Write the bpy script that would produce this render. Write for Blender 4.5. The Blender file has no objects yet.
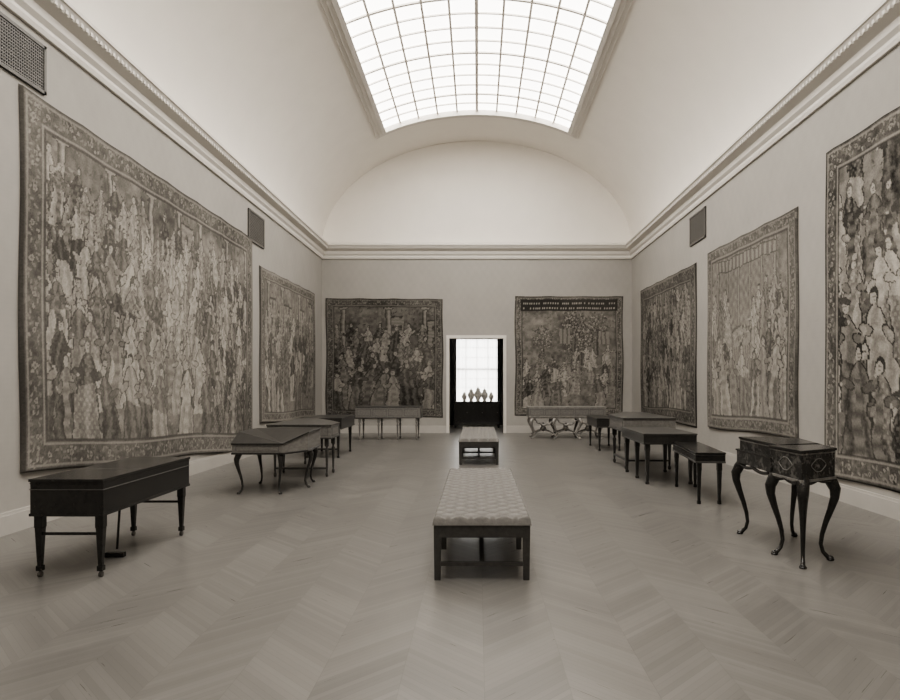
import bpy, math, random
import numpy as np
from mathutils import Vector
random.seed(4)
XL,XR,YB,YF=-4.68,4.62,19.2,-4.0
X0=(XL+XR)/2; A=(XR-XL)/2; Z0=5.58; B=3.18
SC=bpy.context.scene
# ------------------------------------------------------------ materials
def newmat(name):
    m=bpy.data.materials.new(name); m.use_nodes=True
    nt=m.node_tree; b=nt.nodes['Principled BSDF']
    return m,nt,b
def tint(v,w=1.0):
    return (v*(1+0.035*w), v*(1-0.010*w), v*(1-0.075*w), 1)
def M(nt,op,a,b=None,c=None):
    n=nt.nodes.new('ShaderNodeMath'); n.operation=op
    for i,x in enumerate((a,b,c)):
        if x is None: continue
        if isinstance(x,(int,float)): n.inputs[i].default_value=x
        else: nt.links.new(x,n.inputs[i])
    return n.outputs[0]
def ramp(nt,fac,stops):
    r=nt.nodes.new('ShaderNodeValToRGB'); nt.links.new(fac,r.inputs[0])
    e=r.color_ramp.elements
    while len(e)<len(stops): e.new(0.5)
    for i,(p,v) in enumerate(stops):
        e[i].position=p; e[i].color=tint(v) if isinstance(v,(int,float)) else v
    return r.outputs[0]
def noise(nt,vec,scale,detail=3,rough=.55):
    n=nt.nodes.new('ShaderNodeTexNoise'); n.inputs['Scale'].default_value=scale
    n.inputs['Detail'].default_value=detail; n.inputs['Roughness'].default_value=rough
    nt.links.new(vec,n.inputs['Vector']); return n.outputs['Fac']
def objco(nt,scale=None):
    t=nt.nodes.new('ShaderNodeTexCoord')
    if scale is None: return t.outputs['Object']
    mp=nt.nodes.new('ShaderNodeMapping'); mp.inputs['Scale'].default_value=scale
    nt.links.new(t.outputs['Object'],mp.inputs[0]); return mp.outputs[0]
def bump(nt,b,h,s=.2,d=.01):
    n=nt.nodes.new('ShaderNodeBump'); n.inputs['Strength'].default_value=s; n.inputs['Distance'].default_value=d
    nt.links.new(h,n.inputs['Height']); nt.links.new(n.outputs[0],b.inputs['Normal'])
def plain(name,v,rough=.6,var=.1,scale=6,w=1.0,stretch=None,metal=0,bmp=0):
    m,nt,b=newmat(name); co=objco(nt,stretch)
    f=noise(nt,co,scale,4)
    c=ramp(nt,f,[(.25,v*(1-var)),(.75,v*(1+var))])
    nt.links.new(c,b.inputs['Base Color']); b.inputs['Roughness'].default_value=rough
    b.inputs['Metallic'].default_value=metal
    if bmp: bump(nt,b,f,bmp)
    return m
plaster=plain('plaster',.88,.8,.02,2)
trimm=plain('painted_trim',.72,.55,.03,3)
basem=plain('painted_baseboard',.48,.5,.05,3)
dark=plain('dark_lacquer',.018,.22,.35,3,stretch=(8,1,8))
darkw=plain('dark_walnut',.032,.28,.4,3,stretch=(10,1,10))
midw=plain('mid_walnut',.07,.34,.35,3,stretch=(10,1,10))
lightw=plain('light_fruitwood',.18,.42,.25,3,stretch=(10,1,10))
gilt=plain('worn_gilding',.28,.42,.3,14,metal=.2)
goldline=plain('gold_line',.09,.4,.3,14)
goldband=plain('gold_ornament',.16,.4,.5,30)
benchw=plain('bench_oak',.05,.42,.3,3,stretch=(10,1,10))
brass=plain('brass_caster',.12,.3,.2,10,metal=.7)
cush=plain('bench_upholstery',.165,.8,.14,40,bmp=.3)
button=plain('cushion_button',.05,.7,.1,10)
metal=plain('grille_metal',.13,.5,.1,10)
void=plain('grille_void',.02,.9,.1,10)
barm=plain('skylight_bar',.8,.6,.05,10)
cloth=plain('drape_cloth',.05,.9,.3,10)
annexm=plain('annex_wall_paint',.4,.8,.05,3)
porc=plain('porcelain',.7,.25,.3,14)
def lacquer():
    m,nt,b=newmat('painted_lacquer'); co=objco(nt)
    f=noise(nt,co,30,5,.7); g=noise(nt,co,9,2)
    s=M(nt,'MULTIPLY_ADD',g,.5,M(nt,'MULTIPLY',f,.7))
    c=ramp(nt,s,[(.54,.018),(.62,.028),(.66,.08),(.72,.11)])
    nt.links.new(c,b.inputs['Base Color']); b.inputs['Roughness'].default_value=.25
    return m
lacq=lacquer()
def wallfab():
    m,nt,b=newmat('damask_wall'); co=objco(nt)
    sep=nt.nodes.new('ShaderNodeSeparateXYZ'); nt.links.new(co,sep.inputs[0])
    u=M(nt,'ADD',sep.outputs[0],sep.outputs[1]); z=sep.outputs[2]
    a=M(nt,'SINE',M(nt,'MULTIPLY',u,27.0)); c=M(nt,'SINE',M(nt,'MULTIPLY',z,18.0))
    d=M(nt,'SINE',M(nt,'MULTIPLY',M(nt,'ADD',u,z),54.0)); e=M(nt,'SINE',M(nt,'MULTIPLY',M(nt,'SUBTRACT',u,z),54.0))
    p=M(nt,'ADD',M(nt,'MULTIPLY',a,c),M(nt,'MULTIPLY',M(nt,'MULTIPLY',d,e),.6))
    f=noise(nt,co,1.3,3)
    s=M(nt,'ADD',M(nt,'MULTIPLY',p,.07),f)
    col=ramp(nt,s,[(.2,.36),(.8,.41)])
    nt.links.new(col,b.inputs['Base Color']); b.inputs['Roughness'].default_value=.8
    return m
wallm=wallfab()
def floorm():
    m,nt,b=newmat('chevron_parquet'); co=objco(nt)
    sep=nt.nodes.new('ShaderNodeSeparateXYZ'); nt.links.new(co,sep.inputs[0])
    X,Y=sep.outputs[0],sep.outputs[1]
    bw=.42; pw=.038
    bx=M(nt,'DIVIDE',M(nt,'ADD',X,20.13),bw)
    f=M(nt,'FLOOR',bx); par=M(nt,'MODULO',f,2.0)
    lx=M(nt,'MULTIPLY',M(nt,'FRACT',bx),bw)
    sg=M(nt,'MULTIPLY_ADD',par,2.0,-1.0)
    off=M(nt,'MULTIPLY',M(nt,'SUBTRACT',lx,bw/2),sg)
    t=M(nt,'DIVIDE',M(nt,'ADD',M(nt,'ADD',Y,off),40.0),pw*1.414)
    idx=M(nt,'FLOOR',t); fr=M(nt,'FRACT',t)
    cb=nt.nodes.new('ShaderNodeCombineXYZ'); nt.links.new(idx,cb.inputs[0]); nt.links.new(f,cb.inputs[1])
    wn=nt.nodes.new('ShaderNodeTexWhiteNoise'); nt.links.new(cb.outputs[0],wn.inputs['Vector'])
    cg=nt.nodes.new('ShaderNodeCombineXYZ')
    nt.links.new(M(nt,'MULTIPLY',t,2.0),cg.inputs[0]); nt.links.new(M(nt,'MULTIPLY',lx,2.0),cg.inputs[1]); nt.links.new(f,cg.inputs[2])
    g=noise(nt,cg.outputs[0],1.2,3)
    cl=nt.nodes.new('ShaderNodeCombineXYZ')
    nt.links.new(M(nt,'MULTIPLY',t,.12),cl.inputs[0]); nt.links.new(M(nt,'MULTIPLY',f,.5),cl.inputs[1])
    clump=noise(nt,cl.outputs[0],1.0,2)
    big=noise(nt,co,.45,2)
    v=M(nt,'ADD',M(nt,'MULTIPLY',wn.outputs['Value'],.15),M(nt,'MULTIPLY',g,.14))
    v=M(nt,'ADD',v,M(nt,'MULTIPLY',par,.05))
    v=M(nt,'ADD',v,M(nt,'MULTIPLY',clump,.34))
    v=M(nt,'ADD',v,M(nt,'MULTIPLY',big,.34))
    c=ramp(nt,v,[(.15,.09),(.9,.235)])
    seam=M(nt,'LESS_THAN',fr,.06)
    edge=M(nt,'LESS_THAN',M(nt,'FRACT',bx),.008)
    sm=M(nt,'MAXIMUM',seam,edge)
    mx=nt.nodes.new('ShaderNodeMixRGB'); nt.links.new(M(nt,'MULTIPLY',sm,.28),mx.inputs[0])
    nt.links.new(c,mx.inputs[1]); mx.inputs[2].default_value=tint(.05)
    nt.links.new(mx.outputs[0],b.inputs['Base Color'])
    nt.links.new(M(nt,'MULTIPLY_ADD',g,.12,.24),b.inputs['Roughness'])
    bump(nt,b,M(nt,'ADD',M(nt,'MULTIPLY',wn.outputs['Value'],.4),M(nt,'MULTIPLY',sm,-1.0)),.05,.004)
    return m
floormat=floorm()
def tapm():
    m,nt,b=newmat('woven_tapestry')
    at=nt.nodes.new('ShaderNodeVertexColor'); at.layer_name='Col'
    co=objco(nt); f=noise(nt,co,45,3,.7)
    hs=nt.nodes.new('ShaderNodeMixRGB'); hs.blend_type='MULTIPLY'; hs.inputs[0].default_value=.4
    nt.links.new(at.outputs[0],hs.inputs[1])
    nt.links.new(ramp(nt,f,[(.3,.5),(.7,1.35)]),hs.inputs[2])
    nt.links.new(hs.outputs[0],b.inputs['Base Color']); b.inputs['Roughness'].default_value=.95
    b.inputs['Specular IOR Level'].default_value=.1
    bump(nt,b,f,.15,.004)
    return m
tapmat=tapm()
def emis(name,s,var=.06):
    m,nt,b=newmat(name); co=objco(nt)
    f=noise(nt,co,1.2,2)
    nt.links.new(ramp(nt,f,[(.3,1-var),(.7,1.0)]),b.inputs['Emission Color'])
    b.inputs['Emission Strength'].default_value=s
    b.inputs['Base Color'].default_value=(.8,.79,.77,1); b.inputs['Roughness'].default_value=.4
    return m
glassm=emis('daylit_frosted_glass',2.0)
def sheer():
    m,nt,b=newmat('sheer_curtain'); nt.nodes.remove(b)
    o=nt.nodes['Material Output']
    t=nt.nodes.new('ShaderNodeBsdfTranslucent'); t.inputs[0].default_value=(.85,.84,.82,1)
    tr=nt.nodes.new('ShaderNodeBsdfTransparent'); mx=nt.nodes.new('ShaderNodeMixShader'); mx.inputs[0].default_value=.7
    nt.links.new(tr.outputs[0],mx.inputs[1]); nt.links.new(t.outputs[0],mx.inputs[2]); nt.links.new(mx.outputs[0],o.inputs[0])
    return m
sheerm=sheer()
# ------------------------------------------------------------ mesh builder
class MB:
    def __init__(s): s.v=[]; s.f=[]; s.m=[]; s.s=[]
    def add(s,vs,fs,m=0,sm=False):
        n=len(s.v); s.v+= [tuple(v) for v in vs]
        for f in fs: s.f.append([i+n for i in f]); s.m.append(m); s.s.append(sm)
    def box(s,x0,x1,y0,y1,z0,z1,m=0):
        s.add([(x0,y0,z0),(x1,y0,z0),(x1,y1,z0),(x0,y1,z0),(x0,y0,z1),(x1,y0,z1),(x1,y1,z1),(x0,y1,z1)],
              [(3,2,1,0),(4,5,6,7),(0,1,5,4),(1,2,6,5),(2,3,7,6),(3,0,4,7)],m)
    def prism(s,poly,z0,z1,m=0):
        n=len(poly); g=lambda z,p:(z(p) if callable(z) else z)
        vs=[(p[0],p[1],g(z0,p)) for p in poly]+[(p[0],p[1],g(z1,p)) for p in poly]
        fs=[tuple(range(n))[::-1],tuple(range(n,2*n))]+[(i,(i+1)%n,n+(i+1)%n,n+i) for i in range(n)]
        s.add(vs,fs,m)
    def taper(s,cx,cy,w0,z0,w1,z1,m=0,dx=0,dy=0):
        a,b=w0/2,w1/2
        vs=[(cx+dx+i*a,cy+dy+j*a,z0) for i,j in((-1,-1),(1,-1),(1,1),(-1,1))]+[(cx+i*b,cy+j*b,z1) for i,j in((-1,-1),(1,-1),(1,1),(-1,1))]
        s.add(vs,[(3,2,1,0),(4,5,6,7),(0,1,5,4),(1,2,6,5),(2,3,7,6),(3,0,4,7)],m)
    def lathe(s,cx,cy,prof,m=0,seg=14):
        vs=[];fs=[]
        for r,z in prof:
            for k in range(seg):
                t=2*math.pi*k/seg; vs.append((cx+r*math.cos(t),cy+r*math.sin(t),z))
        for i in range(len(prof)-1):
            for k in range(seg):
                fs.append((i*seg+k,i*seg+(k+1)%seg,(i+1)*seg+(k+1)%seg,(i+1)*seg+k))
        fs.append(tuple(range(seg))[::-1]); fs.append(tuple(range((len(prof)-1)*seg,len(prof)*seg)))
        s.add(vs,fs,m,True)
    def tube(s,pts,rad,m=0,seg=8):
        pts=[Vector(p) for p in pts]; vs=[];fs=[]
        n=len(pts)
        if not hasattr(rad,'__len__'): rad=[rad]*n
        pu=None
        for i,p in enumerate(pts):
            t=(pts[min(i+1,n-1)]-pts[max(i-1,0)]).normalized()
            if pu is None:
                ref=Vector((0,0,1)) if abs(t.z)<.8 else Vector((1,0,0))
                u=t.cross(ref).normalized()
            else: u=(pu-t*pu.dot(t)).normalized()
            pu=u; w=t.cross(u)
            for k in range(seg):
                a=2*math.pi*k/seg; vs.append(p+u*(rad[i]*math.cos(a))+w*(rad[i]*math.sin(a)))
        for i in range(n-1):
            for k in range(seg):
                fs.append((i*seg+k,i*seg+(k+1)%seg,(i+1)*seg+(k+1)%seg,(i+1)*seg+k))
        fs.append(tuple(range(seg))[::-1]); fs.append(tuple(range((n-1)*seg,n*seg)))
        s.add(vs,fs,m,True)
    def build(s,name,mats,bevel=0,center=True):
        me=bpy.data.meshes.new(name)
        ox=oy=oz=0
        if center:
            xs=[v[0] for v in s.v]; ys=[v[1] for v in s.v]; zs=[v[2] for v in s.v]
            ox,oy,oz=(min(xs)+max(xs))/2,(min(ys)+max(ys))/2,min(zs)
        me.from_pydata([(a-ox,b-oy,c-oz) for a,b,c in s.v],[],s.f)
        for mt in mats: me.materials.append(mt)
        me.polygons.foreach_set('material_index',s.m); me.polygons.foreach_set('use_smooth',s.s)
        me.update()
        o=bpy.data.objects.new(name,me); o.location=(ox,oy,oz); SC.collection.objects.link(o)
        if bevel:
            bv=o.modifiers.new('bevel','BEVEL'); bv.width=bevel; bv.segments=2; bv.limit_method='ANGLE'; bv.angle_limit=math.radians(50)
        return o
def V(t,o=0): return (X0+(A+o)*math.cos(t), Z0+(B+o)*math.sin(t))
# ------------------------------------------------------------ shell
b=MB(); b.box(XL-.3,XR+.3,YF-.3,22.9,-.2,0); b.build('floor',[floormat],center=False)
b=MB(); b.box(XL-.25,XL,YF,YB,0,5.75); b.build('wall_left',[wallm],center=False)
b=MB(); b.box(XR,XR+.25,YF,YB,0,5.75); b.build('wall_right',[wallm],center=False)
DX0,DX1,DZ=-.86,.76,2.84
b=MB()
b.box(XL-.25,DX0,YB,YB+.3,0,5.4,0); b.box(DX1,XR+.25,YB,YB+.3,0,5.4,0); b.box(DX0,DX1,YB,YB+.3,DZ,5.4,0)
b.box(XL-.25,XR+.25,YB,YB+.3,5.4,9.4,1)
b.build('wall_back',[wallm,plaster],center=False)
b=MB(); b.box(XL-.25,XR+.25,YF-.3,YF,0,5.4,0); b.box(XL-.25,XR+.25,YF-.3,YF,5.4,9.4,1)
b.build('wall_front',[wallm,plaster],center=False)
# vault
SY0,SY1=-2.0,17.15
TI=math.acos(2.5/A)
ts=[TI*i/14 for i in range(15)]+[TI+(math.pi-2*TI)*i/24 for i in range(1,25)]+[math.pi-TI+TI*i/14 for i in range(1,15)]
ys=[YF]+[YF+(SY0-YF)*i/4 for i in range(1,5)]+[SY0+(SY1-SY0)*i/12 for i in range(1,13)]+[SY1+(YB-SY1)*i/3 for i in range(1,4)]
b=MB(); vs=[];fs=[]
for y in ys:
    for t in ts: x,z=V(t); vs.append((x,y,z))
n=len(ts)
for j in range(len(ys)-1):
    for i in range(n-1):
        if 14<=i<38 and 4<=j<16: continue
        fs.append((j*n+i,j*n+i+1,(j+1)*n+i+1,(j+1)*n+i))
b.add(vs,fs,0,True)
b.build('ceiling',[plaster],center=False)
# skylight
b=MB(); REC=.05; nc=10; rh=.5; nr=int((SY1-SY0)/rh); rh=(SY1-SY0)/nr; SUB=3
tt=[TI+(math.pi-2*TI)*i/nc for i in range(nc+1)]
for j in range(nr):
    y0,y1=SY0+j*rh,SY0+(j+1)*rh
    if j==nr-1: y1=SY1+.05
    for i in range(nc*SUB):
        ta=TI-.008+(math.pi-2*TI+.016)*i/(nc*SUB); tb=TI-.008+(math.pi-2*TI+.016)*(i+1)/(nc*SUB)
        (xa,za),(xb,zb)=V(ta,REC),V(tb,REC)
        b.add([(xa,y0,za),(xb,y0,zb),(xb,y1,zb),(xa,y1,za)],[(0,1,2,3)],0)
def arcband(y0,y1,o0,o1,m,t0=TI,t1=math.pi-TI,ns=24):
    vs=[];fs=[]
    for k in range(ns+1):
        t=t0+(t1-t0)*k/ns
        for (y,o) in((y0,o0),(y1,o0),(y1,o1),(y0,o1)):
            x,z=V(t,o); vs.append((x,y,z))
    for k in range(ns):
        for q in range(4): fs.append((k*4+q,k*4+(q+1)%4,(k+1)*4+(q+1)%4,(k+1)*4+q))
    fs.append((0,1,2,3)); fs.append((ns*4+3,ns*4+2,ns*4+1,ns*4))
    b.add(vs,fs,m)
for i,t in enumerate(tt[1:-1]):
    w=.020 if (i+1)%5 else .030
    arcband(SY0,SY1,REC-.04,REC-.003,1,t-w/ (A*.85),t+w/(A*.85),1)
for j in range(1,nr):
    w=.016 if j%4 else .028
    arcband(SY0+j*rh-w,SY0+j*rh+w,REC-.035,REC-.002,1,ns=30)
b.build('skylight',[glassm,barm],center=False)
b=MB()
def frame(wo,o0,e,top):
    dt=wo/(A*.9); g=e/(A*.9)
    arcband(SY0-.04,SY1+.04,o0,top,0,TI-dt,TI+g,3); arcband(SY0-.04,SY1+.04,o0,top,0,math.pi-TI-g,math.pi-TI+dt,3)
    arcband(SY1-e,SY1+wo,o0-.002,top+.002,0,TI-dt-.001,math.pi-TI+dt+.001); arcband(SY0-wo,SY0+e,o0-.002,top+.002,0,TI-dt-.001,math.pi-TI+dt+.001)
frame(.24,-.03,.0,.03); frame(.16,-.055,.012,.05); frame(.07,-.08,.03,.07)
b.build('trim_1',[trimm],center=False)
# cornice
prof=[(0,5.22),(.035,5.22),(.05,5.27),(.05,5.31),(.09,5.36),(.10,5.44),(.15,5.47),(.20,5.50),(.24,5.57),(.26,5.58),(.26,5.62),(.22,5.65),(0.02,5.70)]
b=MB(); rings=[]
for p,z in prof: rings.append([(XL+p,YF+p,z),(XR-p,YF+p,z),(XR-p,YB-p,z),(XL+p,YB-p,z)])
vs=[v for r in rings for v in r]; fs=[]
for i in range(len(prof)-1):
    for k in range(4): fs.append((i*4+k,i*4+(k+1)%4,(i+1)*4+(k+1)%4,(i+1)*4+k))
b.add(vs,fs,0)
y=YF+.3
while y<YB-.2:
    b.box(XL+.195,XL+.225,y,y+.045,5.50,5.545); b.box(XR-.225,XR-.195,y,y+.045,5.50,5.545); y+=.09
b.build('trim_2',[trimm],center=False)
# baseboards
def bb(name,x0,x1,y0,y1,ax):
    b=MB(); b.box(x0,x1,y0,y1,0,.19)
    if ax=='l': b.box(x0,x1-.01,y0,y1,.19,.22)
    if ax=='r': b.box(x0+.01,x1,y0,y1,.19,.22)
    if ax=='b': b.box(x0,x1,y0+.01,y1,.19,.22)
    b.build(name,[basem],center=False)
bb('baseboard_left',XL,XL+.03,YF,YB,'l'); bb('baseboard_right',XR-.03,XR,YF,YB,'r')
bb('baseboard_back',XL+.03,DX0-.1,YB-.03,YB,'b'); bb('baseboard_back.001',DX1+.1,XR-.03,YB-.03,YB,'b')
# door casing
b=MB()
for (w,d) in((.09,.03),(.04,.05)):
    b.box(DX0-w,DX0,YB-d,YB,0,DZ+w); b.box(DX1,DX1+w,YB-d,YB,0,DZ+w); b.box(DX0,DX1,YB-d,YB,DZ,DZ+w)
b.build('trim_3',[trimm],center=False)
# annex room
AY=22.6; WX0,WX1,WZ0,WZ1=-.82,.74,.75,3.1
b=MB(); b.box(-2.2,-2.0,YB+.3,AY,0,3.4); b.build('wall_annex_left',[annexm],center=False)
b=MB(); b.box(2.0,2.2,YB+.3,AY,0,3.4); b.build('wall_annex_right',[annexm],center=False)
b=MB(); b.box(-2.2,WX0,AY,AY+.25,0,3.6); b.box(WX1,2.2,AY,AY+.25,0,3.6); b.box(WX0,WX1,AY,AY+.25,0,WZ0); b.box(WX0,WX1,AY,AY+.25,WZ1,3.6)
b.build('wall_annex_back',[annexm],center=False)
b=MB(); b.box(-2.2,2.2,YB+.3,AY,3.4,3.6); b.build('ceiling_annex',[plaster],center=False)
b=MB()
b.box(WX0,WX0+.06,AY+.05,AY+.12,WZ0,WZ1); b.box(WX1-.06,WX1,AY+.05,AY+.12,WZ0,WZ1)
b.box(WX0,WX1,AY+.05,AY+.12,WZ0,WZ0+.07); b.box(WX0,WX1,AY+.05,AY+.12,WZ1-.06,WZ1); b.box(WX0,WX1,AY+.04,AY+.13,1.95,2.02)
for i in range(1,4):
    x=WX0+(WX1-WX0)*i/4; b.box(x-.015,x+.015,AY+.07,AY+.10,WZ0,WZ1)
for z in (1.35,1.65,2.4,2.75): b.box(WX0,WX1,AY+.07,AY+.10,z-.014,z+.014)
b.build('window_1',[trimm],center=False)
def drape(name,x0,x1,y,z0,z1,amp,k,m):
    b=MB(); n=60; vs=[];fs=[]
    for i in range(n+1):
        u=i/n; x=x0+(x1-x0)*u; yy=y+amp*math.sin(u*k)
        vs+=[(x,yy,z0),(x,yy*.6+y*.4,z1)]
    for i in range(n): fs.append((2*i,2*i+2,2*i+3,2*i+1))
    b.add(vs,fs,0,True)
    return b.build(name,[m])
drape('sheer_curtain',WX0,WX1,AY-.05,.8,3.1,.02,70,sheerm)
drape('drape',-1.1,-.76,AY-.13,.02,3.2,.04,28,cloth); drape('drape',.68,1.05,AY-.13,.02,3.2,.04,28,cloth)
# cabinet in annex
b=MB()
b.box(-.80,.72,21.3,21.75,.16,.84); b.box(-.84,.76,21.26,21.78,.84,.88); b.box(-.82,.74,21.28,21.76,.12,.17)
for x in(-.76,.68):
    for y in(21.34,21.7): b.taper(x,y,.05,0,.08,.13)
for i in range(3):
    x=-.76+i*.5; b.box(x,x+.44,21.285,21.3,.24,.78); b.lathe(x+.4,21.275,[(.012,.5),(.015,.51),(.012,.53)],1,8)
b.build('cabinet',[dark,brass],.004)
for i,(x,h) in enumerate([(-.46,.30),(-.23,.40),(0,.44),(.22,.40),(.44,.30)]):
    b=MB(); s=h/.4
    b.lathe(x,21.5,[(.06*s,.88),(.065*s,.9),(.05*s,.93),(.10*s,.88+.14*s),(.12*s,.88+.22*s),(.09*s,.88+.3*s),(.055*s,.88+.33*s),(.07*s,.88+.37*s),(.03*s,.88+.4*s),(.01,.88+.44*s)],0,16)
    b.build('porcelain_vase',[porc])
# ------------------------------------------------------------ vents
def vent(side,y0,y1,z0,z1):
    b=MB(); X=XL if side=='l' else XR; s=1 if side=='l' else -1
    def bx(a0,a1,y0,y1,z0,z1,m): b.box(min(X+s*a0,X+s*a1),max(X+s*a0,X+s*a1),y0,y1,z0,z1,m)
    bx(0,.008,y0,y1,z0,z1,1)
    f=.035
    bx(.0,.03,y0,y1,z0,z0+f,0); bx(0,.03,y0,y1,z1-f,z1,0); bx(0,.03,y0,y0+f,z0,z1,0); bx(0,.03,y1-f,y1,z0,z1,0)
    y=y0+.05
    while y<y1-.03: bx(.008,.018,y,y+.012,z0,z1,0); y+=.032
    z=z0+.05
    while z<z1-.03: bx(.008,.02,y0,y1,z,z+.012,0); z+=.032
    b.build('air_vent_grille',[metal,void])
vent('l',6.0,6.9,4.60,5.12); vent('l',13.0,13.95,4.42,5.06); vent('r',12.95,13.9,4.46,5.08)
# ------------------------------------------------------------ tapestries
def vn(rng,H,W,c):
    g=rng.random((int(H/c)+3,int(W/c)+3)); yy=np.arange(H)/c; xx=np.arange(W)/c
    yi=yy.astype(int); xi=xx.astype(int); fy=(yy-yi)[:,None]; fx=(xx-xi)[None,:]
    fy=fy*fy*(3-2*fy); fx=fx*fx*(3-2*fx)
    return (g[yi][:,xi]*(1-fy)*(1-fx)+g[yi+1][:,xi]*fy*(1-fx)+g[yi][:,xi+1]*(1-fy)*fx+g[yi+1][:,xi+1]*fy*fx)
def win(img,x0,x1,y0,y1):
    H,W=img.shape; x0=max(0,int(x0));x1=min(W,int(x1)+1);y0=max(0,int(y0));y1=min(H,int(y1)+1)
    if x1<=x0 or y1<=y0: return None
    Y,X=np.mgrid[y0:y1,x0:x1]; return img[y0:y1,x0:x1],X.astype(float),Y.astype(float)
def ell(img,cx,cy,rx,ry,val,ang=0,outline=None):
    r=max(rx,ry)*1.3+1; w=win(img,cx-r,cx+r,cy-r,cy+r)
    if w is None: return
    s,X,Y=w; c,sn=math.cos(ang),math.sin(ang); dx=X-cx;dy=Y-cy
    q=((dx*c+dy*sn)/rx)**2+((-dx*sn+dy*c)/ry)**2
    if outline is not None: s[(q<1.5)]=outline
    s[q<1]=val
def figure(img,rng,cx,by,s,dk=.13):
    w=win(img,cx-.45*s,cx+.45*s,by,by+s)
    if w is None: return
    S,X,Y=w; u=(X-cx)/s; v=(Y-by)/s
    lean=rng.uniform(-.12,.12); bend=rng.uniform(-.05,.05)
    ax=lambda vv: lean*vv+bend*np.sin(vv*5)
    uu=u-ax(v)
    nz=vn(rng,S.shape[0],S.shape[1],max(2.,.06*s)); nz2=vn(rng,S.shape[0],S.shape[1],max(1.5,.022*s))
    flare=rng.uniform(.02,.12); L=.14+flare*(1-v)**2-.035*v+.02*(nz-.5)*2
    hw=np.where(v>.72,np.minimum(L,.115*np.sqrt(np.clip((.85-v)/.13,0,1))),L)
    hw=np.where((v>.46)&(v<.56),hw*(.86),hw)
    m=(np.abs(uu)<hw)&(v<.85)
    tone=rng.choice([.2,.3,.4,.5,.64,.76]); tone2=rng.choice([.22,.36,.5,.66,.8])
    fr=rng.uniform(28,44); bd=rng.uniform(-10,10)
    fold=np.sin(uu/(.6+.6*(1-v))*fr+bd*v+rng.uniform(0,6)+3*nz)
    base=np.where(v+.25*uu*rng.choice([-1,1])>rng.uniform(.4,.58),tone2,tone)
    val=base+.13*fold+.16*(nz2-.5)
    if rng.random()<.4: val=val+.16*(np.sin(uu*85+2*nz)*np.sin(v*80)>.25)*(base<.6)
    if rng.random()<.5:
        mp=np.abs(uu-.02*np.sin(v*20))<.03+.03*(1-v); val=np.where(mp&(v<.72),tone2+.12*np.sin(v*50),val)
    S[m]=val[m]
    e=(np.abs(np.abs(uu)-hw)<.008)&(v<.85); S[e]=dk
    for sd in(-1,1):
        px=cx+float(ax(.66))*s+sd*.085*s; py=by+.66*s; a=rng.uniform(-1.2,.6)
        ex=px+sd*.09*s*math.cos(a); ey=py+.09*s*math.sin(a)
        ell(img,(px+ex)/2,(py+ey)/2,.075*s,.034*s,float(np.clip(tone2-.08,0.1,.9)),a*sd,dk)
        a2=rng.uniform(-.6,1.2); fx=ex-sd*.05*s*math.cos(a2)*rng.choice([-1,1]); fy=ey+.06*s*math.sin(a2)
        ell(img,(ex+fx)/2,(ey+fy)/2,.04*s,.022*s,float(np.clip(tone2+.05,0,.9)),math.atan2(fy-ey,fx-ex))
        ell(img,fx,fy,.018*s,.014*s,.78)
    hx=cx+float(ax(.9))*s; hy=by+.905*s
    ell(img,hx,hy+.010*s,.052*s,.062*s,rng.choice([.12,.2,.32]))
    ell(img,hx+.010*s*rng.choice([-1,1]),hy-.008*s,.036*s,.047*s,.80)
    ell(img,hx,hy+.004*s,.022*s,.005*s,.4); ell(img,hx,hy-.022*s,.010*s,.004*s,.4)
    h=rng.random()
    if h<.3: ell(img,hx,hy+.05*s,.06*s,.022*s,rng.choice([.2,.7]),rng.uniform(-.3,.3),dk)
    elif h<.45: ell(img,hx,hy+.065*s,.035*s,.03*s,rng.choice([.25,.7]),0,dk)
def tree(img,rng,cx,by,h):
    w=win(img,cx-h*.025,cx+h*.025,by,by+h*.6)
    if w: w[0][:]=.25+.15*np.sin(w[1]*1.2)
    for _ in range(int(220)):
        a=rng.uniform(0,6.28); r=rng.random()**.5
        ell(img,cx+.25*h*r*math.cos(a),by+h*.7+.28*h*r*math.sin(a),max(1.1,h*.018),max(.9,h*.011),rng.choice([.12,.2,.3,.5,.75]),rng.uniform(0,3))
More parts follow.
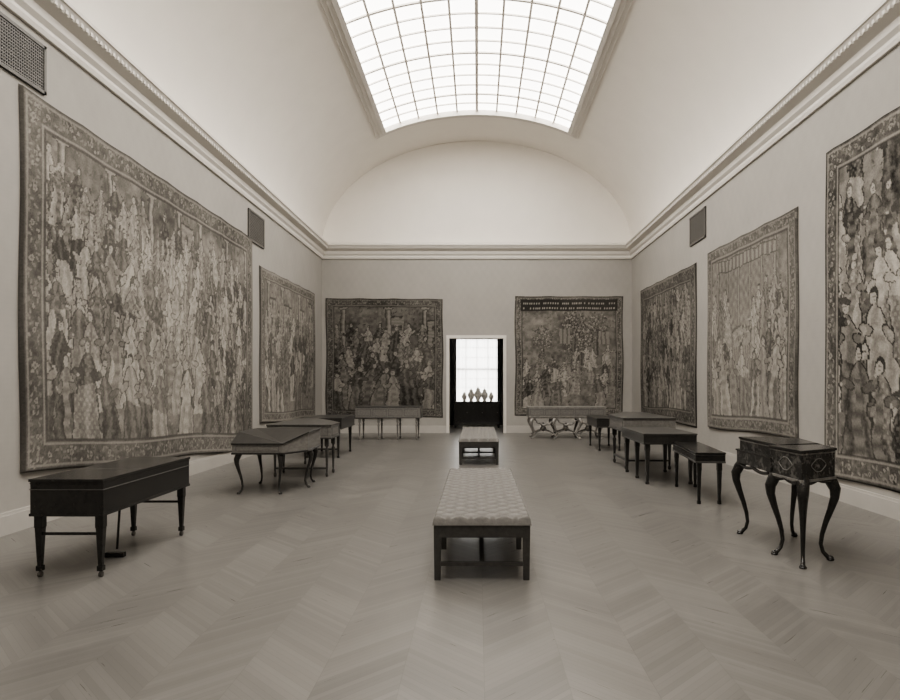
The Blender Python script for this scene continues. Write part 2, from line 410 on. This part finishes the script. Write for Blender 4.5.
def paint(W,H,px,seed,kind):
    rng=np.random.default_rng(seed)
    img=.40+.3*(vn(rng,H,W,.35/px)-.5)+.3*(vn(rng,H,W,.08/px)-.5)
    k=1/px
    def clutter(n,y0,y1,sc=1):
        for _ in range(n):
            ell(img,rng.uniform(0,W),rng.uniform(y0,y1),rng.uniform(.02,.05)*k*sc,rng.uniform(.008,.018)*k*sc,rng.choice([.18,.25,.35,.5,.6]),rng.uniform(0,3.1))
    clutter(int(W*H*px*px*50),0,H)
    if kind in('crowd','arch'):
        n=int(W*px/.95)
        for i in range(n):
            cx=(i+.5+rng.uniform(-.2,.2))*W/n; y0=H*rng.uniform(.45,.6); cw=rng.uniform(.05,.08)*k
            if rng.random()<.6:
                w=win(img,cx+.08*k,cx+rng.uniform(.4,.7)*k,H*.55,H*rng.uniform(.8,.9))
                if w:
                    f=.58-.34*((np.sin(w[1]*px*26)>.35)&(np.sin(w[2]*px*17)>.1))+.08*np.sin(w[2]*px*60); w[0][:]=f
                    w[0][-2:,:]=.15; w[0][:,:1]=.15
            w=win(img,cx-cw,cx+cw,y0,H*.93)
            if w: w[0][:]=.5+.26*np.cos((w[1]-cx)/cw*2.6-.5)+.06*np.sin(w[2]*px*40); w[0][:,0]=.15; w[0][:,-1]=.15
            ell(img,cx,H*.91,.13*k,.035*k,.65,0,.12); ell(img,cx,y0,.12*k,.03*k,.62,0,.12)
    if kind=='land':
        for i in range(8): tree(img,rng,rng.uniform(.06,.94)*W,H*rng.uniform(.35,.55),H*rng.uniform(.3,.4))
        for i in range(2):
            cx=rng.uniform(.15,.85)*W; w=win(img,cx-.15*k,cx+.15*k,H*.6,H*rng.uniform(.68,.76))
            if w: w[0][:]=.55-.3*(np.sin(w[1]*.9)>.6)
    if kind=='medal':
        w=win(img,W*.16,W*.84,H*.3,H*.92)
        w[0][:]=.50+.10*np.sin(w[1]*px*30)*np.sin(w[2]*px*30)+.2*(vn(rng,*w[0].shape,.06*k)-.5)
        for i in range(6):
            cx=W*(.18+.13*i); w=win(img,cx-.04*k,cx+.04*k,H*.5,H*.92)
            w[0][:]=.46+.2*np.cos((w[1]-cx)/(.04*k)*2); w[0][:,0]=.2; w[0][:,-1]=.2
        w=win(img,W*.16,W*.84,H*.84,H*.90); w[0][:]=.5+.15*np.sign(np.sin(w[1]*px*40)); w[0][0,:]=.15; w[0][-1,:]=.15
        ell(img,W*.55,H*.47,.42*k,.20*k,.62,0,.25)
        for _ in range(40): ell(img,W*.55+rng.normal()*.18*k,H*.47+rng.normal()*.08*k,.035*k,.02*k,rng.choice([.25,.4,.8]),rng.uniform(0,3))
        w=win(img,W*.55-.36*k,W*.55+.36*k,H*.28,H*.43); w[0][:]=.5+.15*np.sin(w[1]*px*70)
    big={'crowd':1.3,'arch':1.5,'land':.95,'medal':1.3,'bold':1.7}[kind]
    rows={'crowd':[.66,.55,.44,.32,.18,.04],'arch':[.5,.33,.16,.02],'land':[.40,.27,.16,.04],'medal':[.5,.36,.2,.05],'bold':[.74,.55,.36,.18,.0]}[kind]
    for j,r in enumerate(rows):
        s=big*k*(.65+.35*j/max(1,len(rows)-1)); x=rng.uniform(0,.3)*s
        while x<W:
            if kind=='medal' and j<3 and .42*W<x<.68*W: x+=.2*s; continue
            if rng.random()<(.92 if kind!='land' else .6): figure(img,rng,x,r*H+rng.uniform(-.08,.08)*s,s*rng.uniform(.88,1.1))
            x+=s*rng.uniform(.24,.38)
        for _ in range(int(W*px*7)):
            ell(img,rng.uniform(0,W),r*H+rng.uniform(-.05,.12)*s,rng.uniform(.02,.05)*k,rng.uniform(.008,.018)*k,rng.choice([.15,.3,.45,.6,.75]),rng.uniform(0,3.1))
    a1,a2=.03*k,.014*k
    wx=(vn(rng,H,W,.22*k)-.5)*a1*1.6+(vn(rng,H,W,.07*k)-.5)*a2; wy=(vn(rng,H,W,.22*k)-.5)*a1*1.6+(vn(rng,H,W,.07*k)-.5)*a2
    Y,X=np.mgrid[0:H,0:W].astype(float)
    img=img[np.clip(Y+wy,0,H-1).astype(int),np.clip(X+wx,0,W-1).astype(int)].copy()
    bw={'crowd':.34,'arch':.25,'land':.22,'medal':.26,'bold':.32}[kind]*k
    d=np.minimum(np.minimum(X,W-1-X),np.minimum(Y,H-1-Y))
    bimg=.27+.2*(vn(rng,H,W,.05*k)-.5)+.16*(vn(rng,H,W,.11*k)-.5)
    def side(n,fn):
        for i in range(n):
            x,y=fn(i,bw*.5+bw*.22*math.sin(i*.9))
            ell(bimg,x,y,.035*k,.014*k,.52,rng.uniform(0,3))
            x2,y2=fn(i,bw*.5-bw*.25*math.sin(i*.9)); ell(bimg,x2,y2,.03*k,.02*k,rng.choice([.24,.45,.6]),rng.uniform(0,3),.16)
            if i%6==0:
                x3,y3=fn(i,bw*.5+rng.uniform(-.1,.1)*bw); q=rng.uniform(.03,.05)*k; ell(bimg,x3,y3,q,q*.8,.6,rng.uniform(0,3),.16); ell(bimg,x3,y3,.015*k,.015*k,.32)
    st=.065*k; nW=int(W/st); nH=int(H/st)
    side(nW,lambda i,o:(i*st,o)); side(nW,lambda i,o:(i*st,H-o)); side(nH,lambda i,o:(o,i*st)); side(nH,lambda i,o:(W-o,i*st))
    bm=d<bw; img[bm]=bimg[bm]
    for dd,val,ww in((bw,.12,.016),(bw-.035*k,.66,.016),(.06*k,.6,.016),(.03*k,.14,.014)):
        q=np.abs(d-dd)<max(.55,ww*k*.7); img[q]=img[q]*.2+val*.8
    if kind=='land':
        w=win(img,W*.06,W*.94,H*.875,H*.965); w[0][:]=.04
        for ln in(.89,.93):
            x=W*.08
            while x<W*.92:
                l=rng.uniform(.02,.05)*k
                if rng.random()<.83:
                    q=win(img,x,x+max(1,l*.4),H*ln,H*(ln+.014)); q[0][:]=.75
                x+=l+.03*k
    img[d<.015*k]=.06
    img+= .07*(rng.random((H,W))-.5)+.22*(vn(rng,H,W,.9/px)-.5)
    return np.clip(img,.03,1)
def tapestry(wall,a0,a1,zt0,zt1,zb0,zb1,px,seed,kind,lo,hi):
    L=abs(a1-a0); Hm=(zt0+zt1-zb0-zb1)/2
    W=int(L/px); H=int(Hm/px)
    im=paint(W,H,px,seed,kind); im=lo+(hi-lo)*im**1.2
    u=np.linspace(0,1,W)[None,:].repeat(H,0); v=np.linspace(0,1,H)[:,None].repeat(W,1)
    al=a0+(a1-a0)*u; zt=zt0+(zt1-zt0)*u; zb=zb0+(zb1-zb0)*u
    zt=zt-.015*np.abs(np.sin(u*L*3.1)); zb=zb+.02*np.sin(u*L*1.7+seed)
    z=zb+(zt-zb)*v
    al=al+.015*np.sin(v*9+seed)*(np.abs(u-.5)*2)**4
    off=.035+.012*np.sin(u*L*2.6+seed)*(1.2-v)+.006*np.sin(v*7+u*5)
    edge=np.ones((H,W),bool); edge[1:-1,1:-1]=False; off[edge]=.004
    if wall=='l': P=np.stack([XL+off,al,z],-1)
    elif wall=='r': P=np.stack([XR-off,al,z],-1)
    else: P=np.stack([al,YB-off,z],-1)
    P=P.reshape(-1,3); c=P.mean(0); P=P-c
    idx=np.arange(W*H).reshape(H,W)
    q=np.stack([idx[:-1,:-1],idx[:-1,1:],idx[1:,1:],idx[1:,:-1]],-1).reshape(-1)
    me=bpy.data.meshes.new('tapestry'); nf=(W-1)*(H-1)
    me.vertices.add(W*H); me.vertices.foreach_set('co',P.astype(np.float32).ravel())
    me.loops.add(nf*4); me.loops.foreach_set('vertex_index',q.astype(np.int32))
    me.polygons.add(nf); me.polygons.foreach_set('loop_start',np.arange(0,nf*4,4,dtype=np.int32))
    try: me.polygons.foreach_set('loop_total',np.full(nf,4,dtype=np.int32))
    except Exception: pass
    me.polygons.foreach_set('use_smooth',np.ones(nf,bool))
    me.update(calc_edges=True); me.validate()
    col=np.ones((W*H,4),np.float32); g=im.reshape(-1)
    col[:,0]=g*1.035; col[:,1]=g*.99; col[:,2]=g*.92
    at=me.color_attributes.new('Col','FLOAT_COLOR','POINT'); at.data.foreach_set('color',col.ravel())
    me.materials.append(tapmat)
    o=bpy.data.objects.new('tapestry',me); o.location=c.tolist(); SC.collection.objects.link(o)
tapestry('l',6.52,13.2,4.55,4.50,.56,.13,.014,1,'crowd',.07,.46)
tapestry('l',13.68,18.26,4.02,4.07,.62,.5,.024,2,'arch',.08,.46)
tapestry('b',-4.56,-1.05,4.05,4.03,.45,.45,.018,3,'arch',.025,.32)
tapestry('b',1.11,4.35,4.11,4.11,.54,.52,.018,4,'land',.035,.42)
tapestry('r',13.5,18.1,4.05,4.13,.57,.51,.024,5,'crowd',.035,.34)
tapestry('r',9.21,12.8,4.05,4.12,.68,.62,.018,6,'medal',.07,.42)
tapestry('r',3.2,8.45,4.52,4.55,.30,.27,.014,7,'bold',.015,.50)
# ------------------------------------------------------------ legs
def leg_tap(b,x,y,zt,w,m=0,caster=None,wb=.55):
    b.box(x-w*.55,x+w*.55,y-w*.55,y+w*.55,zt-.10,zt,m)
    zb=.05 if caster is not None else 0
    b.taper(x,y,w*wb,zb+.03,w,zt-.1,m); b.taper(x,y,w*.8,zb,w*.8,zb+.04,m)
    if caster is not None:
        b.lathe(x,y,[(.012,.03),(.014,.055)],caster,8); b.tube([(x-.012,y,.022),(x+.012,y,.022)],.022,caster,12)
def leg_turn(b,x,y,zt,r,m=0):
    h=zt
    b.lathe(x,y,[(r*.5,0),(r*.8,.02),(r*.8,.05),(r*.45,.07),(r*.55,.10),(r*.9,h*.6),(r*1.1,h*.68),(r*.6,h*.72),(r*.6,h*.76),(r*1.2,h*.8)],m,12)
    b.box(x-r*1.1,x+r*1.1,y-r*1.1,y+r*1.1,h*.8,h,m)
def leg_cab(b,x,y,zt,r,m,dx,dy,amp=.06,gold=None):
    l=math.hypot(dx,dy) or 1; dx/=l; dy/=l
    prof=[(0,1.0,1.5),(.5,.93,1.6),(.95,.84,1.45),(.9,.74,1.15),(.45,.6,.9),(-.1,.45,.72),(-.55,.3,.6),(-.7,.18,.52),(-.45,.09,.5),(.1,.035,.6),(.55,.02,.75),(.75,.012,.5)]
    pts=[];rad=[]
    for i in range(len(prof)-1):
        for k in range(3):
            t=k/3; a=[prof[i][q]*(1-t)+prof[i+1][q]*t for q in range(3)]
            pts.append((x+dx*a[0]*amp,y+dy*a[0]*amp,max(a[1]*zt,r*a[2]*.55))); rad.append(r*a[2])
    b.tube(pts,rad,m,10)
    b.lathe(x+dx*amp*.4,y+dy*amp*.4,[(r*.9,0),(r*1.0,.012),(r*.6,.025)],m,10)
def poly_off(poly,d):
    cx=sum(p[0] for p in poly)/len(poly); cy=sum(p[1] for p in poly)/len(poly)
    out=[]
    for p in poly:
        l=math.hypot(p[0]-cx,p[1]-cy); k=(l+d*1.3)/l; out.append((cx+(p[0]-cx)*k,cy+(p[1]-cy)*k))
    return out
def rect(x0,x1,y0,y1): return [(x0,y0),(x1,y0),(x1,y1),(x0,y1)]
def case(b,poly,z0,z1,mb,ml,mt,lid=.022):
    b.prism(poly,z0,z1-lid,mb)
    b.prism(poly_off(poly,.012),z1-lid,z1,ml)
    b.prism(poly_off(poly,.009),z0-.006,z0+.016,mt)
    b.prism(poly_off(poly,.004),z1-lid-.018,z1-lid-.008,mt)
def panel(b,x0,x1,y0,y1,z0,z1,m,face):
    t=.006;w=.008
    if face=='y0':
        y=y0
        for q in((x0,x1,z0,z0+w),(x0,x1,z1-w,z1),(x0,x0+w,z0,z1),(x1-w,x1,z0,z1)): b.box(q[0],q[1],y-t/2,y+t,q[2],q[3],m)
    else:
        X=x0 if face=='x0' else x1
        for q in((y0,y1,z0,z0+w),(y0,y1,z1-w,z1),(y0,y0+w,z0,z1),(y1-w,y1,z0,z1)): b.box(X-t,X+t,q[0],q[1],q[2],q[3],m)
# --- L1 square piano
b=MB(); x0,x1,y0,y1=-3.43,-2.87,4.90,6.36
case(b,rect(x0,x1,y0,y1),.485,.765,0,0,0)
b.box(x0+.01,x1-.01,y0+.58,y0+.586,.760,.767,1)
b.box(x0-.006,x1+.006,y0-.006,y1+.006,.68,.686,1)
for x in(x0+.045,x1-.045):
    for y in(y0+.05,y1-.07): leg_tap(b,x,y,.485,.055,0,2)
b.box(x0+.05,x1-.05,y0+.04,y0+.06,.325,.345,0); b.box(x0+.05,x1-.05,y1-.08,y1-.055,.325,.345,0)
b.tube([(x0+.3,5.55,.06),(x0+.3,5.6,.485)],.01,0); b.box(x0+.22,x0+.38,5.5,5.55,.0,.04,0)
b.build('square_piano',[dark,goldline,brass],.004)
# --- L2a spinet with cabriole legs
b=MB()
def zf(p): return .67 if p[1]<8.7 else .80
poly2=[(-3.30,8.58),(-2.62,8.58),(-2.38,8.95),(-2.40,9.75),(-3.0,9.9),(-3.32,9.6),(-3.32,8.95)]
b.prism(poly2,.55,zf,0)
b.prism(poly_off(poly2,.015),zf,lambda p:zf(p)+.022,1)
b.prism(poly_off(poly2,.01),.54,.565,1)
panel(b,-3.25,-2.67,8.58,8.58,.585,.65,2,'y0')
for x,y,dx,dy in((-3.22,8.66,-1,-1),(-2.68,8.66,.6,-1),(-2.45,9.2,1,0),(-3.24,9.55,-1,1),(-2.5,9.68,1,1)): leg_cab(b,x,y,.56,.026,1,dx,dy,.05)
b.build('spinet',[lightw,darkw,goldline],.003)
# --- L2b harpsichord
b=MB(); case(b,[(-3.35,10.15),(-2.33,10.15),(-2.33,10.75),(-2.6,11.3),(-3.0,12.0),(-3.35,12.0)],.62,.84,0,1,1)
for x in (-3.25,-2.42):
    for y in(10.25,10.7): leg_turn(b,x,y,.62,.028,1)
leg_turn(b,-3.2,11.85,.62,.028,1)
b.box(-3.25,-2.42,10.23,10.27,.12,.15,1)
panel(b,-3.3,-2.38,10.15,10.15,.66,.79,2,'y0'); panel(b,-3.3,-2.33,10.2,10.7,.66,.79,2,'x1')
b.build('harpsichord',[lightw,midw,goldline],.003)
# --- L3
b=MB(); case(b,rect(-3.5,-2.72,12.75,14.1),.58,.80,0,0,1)
for x in(-3.42,-2.8):
    for y in(12.83,14.02): leg_tap(b,x,y,.58,.06,0)
b.box(-3.42,-2.8,12.81,12.85,.16,.19,0)
b.build('square_piano',[darkw,midw],.003)
# --- L4 virginal by back wall
b=MB(); x0,x1,y0,y1=-3.22,-1.52,16.8,17.5
case(b,rect(x0,x1,y0,y1),.58,.88,0,1,1)
for i in range(4): panel(b,x0+.04+i*.415,x0+.40+i*.415,y0,y0,.63,.81,1,'y0')
for i in range(4):
    for y in(y0+.06,y1-.06): leg_turn(b,x0+.1+i*(x1-x0-.2)/3,y,.58,.026,0)
b.build('virginal',[lightw,midw],.003)
# --- R-far gilt stand virginal
b=MB(); x0,x1,y0,y1=1.36,3.42,17.1,17.85
case(b,rect(x0,x1,y0,y1),.60,.86,0,1,1)
for i in range(5): panel(b,x0+.04+i*.4,x0+.40+i*.4,y0,y0,.64,.80,2,'y0')
b.box(x0+.02,x1-.02,y0+.02,y1-.02,.55,.60,1)
for x in(x0+.12,x0+.72,x1-.72,x1-.12):
    for y in(y0+.08,y1-.08):
        leg_cab(b,x,y,.56,.036,1,1 if x>2.39 else -1,-1 if y<17.4 else 1,.09)
for i in range(3):
    xa=x0+.12+i*.6; pts=[];r=[]
    for k in range(13):
        t=k/12; pts.append((xa+.62*t,y0+.06,.55-.17*math.sin(math.pi*t)+.02*math.sin(t*25))); r.append(.014+.02*math.sin(math.pi*t))
    b.tube(pts,r,1)
for (xa,xb) in((x0+.12,x0+.72),(x0+.72,x1-.72),(x1-.72,x1-.12)):
    for s in(0,1):
        pts=[]
        for k in range(15):
            t=k/14; yy=(y0+.1+(y1-y0-.2)*t) if s==0 else (y1-.1-(y1-y0-.2)*t)
            pts.append((xa+(xb-xa)*t,yy,.10+.13*math.sin(math.pi*t)))
        b.tube(pts,.02,1)
    xm=(xa+xb)/2; b.lathe(xm,(y0+y1)/2,[(.02,.18),(.07,.22),(.09,.27),(.05,.32),(.07,.36),(.02,.42)],1,12)
b.build('virginal',[lightw,gilt,goldline],.003)
# --- R5
b=MB(); case(b,rect(2.62,3.2,14.1,15.4),.52,.72,0,0,1)
for x in(2.69,3.13):
    for y in(14.17,15.33): leg_tap(b,x,y,.52,.055,0)
b.build('clavichord',[darkw,midw],.003)
# --- R4b large light harpsichord
b=MB(); case(b,[(2.5,11.0),(3.4,11.0),(3.4,13.3),(3.05,13.4),(2.75,12.7),(2.5,12.2)],.66,.90,0,2,1)
panel(b,2.5,3.4,11.05,12.15,.70,.84,1,'x0')
for x,y in((2.57,11.1),(3.32,11.1),(2.58,12.1),(3.3,13.2)): leg_turn(b,x,y,.66,.034,1)
b.box(2.57,3.32,11.08,11.12,.14,.17,1); b.box(2.56,2.6,11.1,12.1,.14,.17,1)
b.build('harpsichord',[lightw,darkw,midw],.003)
# --- R4a dark square
b=MB(); case(b,rect(2.44,3.22,9.42,10.85),.60,.755,0,1,0)
for x in(2.51,3.15):
    for y in(9.49,10.78): leg_tap(b,x,y,.6,.066,0)
leg_tap(b,2.51,10.1,.6,.066,0)
b.build('square_piano',[darkw,midw],.003)
# --- R3 clavichord
b=MB(); P3=[(2.68,7.88),(3.04,7.86),(3.20,9.3),(2.84,9.32)]
case(b,P3,.52,.645,0,0,1,.018)
for x,y in((2.74,7.94),(2.99,7.93),(2.87,9.25),(3.13,9.23)): leg_tap(b,x,y,.52,.05,0,None,.6)
b.build('clavichord',[dark,midw],.003)
# --- R1 bentside spinet with lacquer
b=MB()
PA=[(2.60,5.14),(3.00,5.38),(3.06,5.78),(2.57,5.62)]
PBk=[(2.66,5.62),(3.06,5.72),(3.16,6.3),(2.98,6.5),(2.66,6.5)]
for P,z0,z1 in((PA,.70,.955),(PBk,.715,.955)):
    case(b,P,z0,z1,0,1,2,.02)
b.prism([(2.56,5.60),(2.70,5.62),(2.69,6.42),(2.58,6.38)],.715,.83,0)
b.prism([(2.555,5.60),(2.70,5.62),(2.69,6.44),(2.575,6.40)],.83,.845,1)
for (p,q) in(((2.60,5.16),(3.0,5.40)),((2.60,5.18),(2.58,5.62)),((2.58,5.66),(2.60,6.4))):
    pts=[];
    for k in range(17):
        t=k/16; pts.append((p[0]+(q[0]-p[0])*t,p[1]+(q[1]-p[1])*t,.702-.022*abs(math.sin(2*math.pi*t))))
    b.tube(pts,.016,1)
for x,y,dx,dy in((2.64,5.20,-.5,-1),(2.96,5.43,1,-.5),(2.62,5.60,-1,.0),(2.63,6.36,-1,.5),(3.08,6.25,1,1)):
    leg_cab(b,x,y,.72,.031,1,dx,dy,.065)
def cart(cx,cy,cz,ux,uy,s):
    pts=[(cx+ux*s*math.cos(a)*(1+.15*math.cos(4*a)),cy+uy*s*math.cos(a)*(1+.15*math.cos(4*a)),cz+.6*s*math.sin(a)) for a in [2*math.pi*k/24 for k in range(25)]]
    b.tube(pts,.004,2,6)
cart(2.80,5.258,.825,.857,.514,.09); cart(2.583,5.38,.825,-.06,1,.09)
b.build('spinet',[lacq,dark,goldband],.003)
# ------------------------------------------------------------ benches
def bench(y0,y1,xc):
    hw=.365; b=MB()
    b.box(xc-hw,xc+hw,y0,y0+.035,.325,.42,0); b.box(xc-hw,xc+hw,y1-.035,y1,.325,.42,0)
    b.box(xc-hw,xc-hw+.035,y0+.001,y1-.001,.326,.419,0); b.box(xc+hw-.035,xc+hw,y0+.001,y1-.001,.326,.419,0)
    b.box(xc-hw+.01,xc+hw-.01,y0+.01,y1-.01,.40,.4195,0)
    L=y1-y0
    for i in range(4):
        y=y0+.028+(L-.056)*i/3
        for x in(xc-hw+.027,xc+hw-.027): b.taper(x,y,.046,0,.058,.415,0)
        b.box(xc-hw+.03,xc+hw-.03,y-.014,y+.014,.105,.135,0)
    b.box(xc-.018,xc+.018,y0+.03,y1-.03,.108,.137,0)
    for i in (1,2):
        y=y0+.028+(L-.056)*i/3; b.box(xc-.02,xc+.02,y-.02,y+.02,.12,.40,0)
    nx,ny=84,280; vs=[];fs=[]; sp=.17; W=hw+.012
    for j in range(ny+1):
        for i in range(nx+1):
            u=-W+2*W*i/nx; v=y0-.012+(L+.024)*j/ny
            d=min(W-abs(u),min(v-y0+.012,y1+.012-v)); rim=min(1,max(0,d)/.03); h=.064*math.sqrt(1-(1-rim)**2)
            a=(u+v)/sp; c=(u-v)/sp
            ga,gc=abs(a-round(a)),abs(c-round(c)); k=math.hypot(ga,gc)
            g=min(ga,gc)*2
            h+=rim*(.026*min(1,g*2.4)**.6-.028*math.exp(-(k*k)/.012)-.020)
            vs.append((xc+u,v,.42+h))
    for j in range(ny):
        for i in range(nx):
            q=j*(nx+1)+i; fs.append((q,q+1,q+nx+2,q+nx+1))
    b.add(vs,fs,1,True)
    for p in range(-80,200):
        for q in range(-200,80):
            u=(p+q)*sp/2; v=(p-q)*sp/2
            if abs(u)<W-.05 and y0+.04<v<y1-.04: b.lathe(xc+u,v,[(.011,.442),(.013,.450),(.007,.456)],2,8)
    b.build('upholstered_bench',[benchw,cush,button])
bench(4.86,7.62,.03); bench(11.72,14.75,.015)
# ------------------------------------------------------------ world, camera
w=bpy.data.worlds.new('sky'); SC.world=w; w.use_nodes=True
w.node_tree.nodes['Background'].inputs[0].default_value=(1,.985,.95,1); w.node_tree.nodes['Background'].inputs[1].default_value=2.2
cam=bpy.data.cameras.new('camera'); co=bpy.data.objects.new('camera',cam); SC.collection.objects.link(co)
co.location=(0,0,1.5); co.rotation_euler=(math.radians(90),0,0)
cam.sensor_width=36; cam.sensor_fit='HORIZONTAL'; cam.lens=36*640/900; cam.shift_x=-28/900; cam.shift_y=33/900; cam.clip_end=200
SC.camera=co
SC.view_settings.view_transform='AgX'
try: SC.view_settings.look='AgX - Medium High Contrast'
except Exception: SC.view_settings.look='None'
SC.view_settings.exposure=1.45
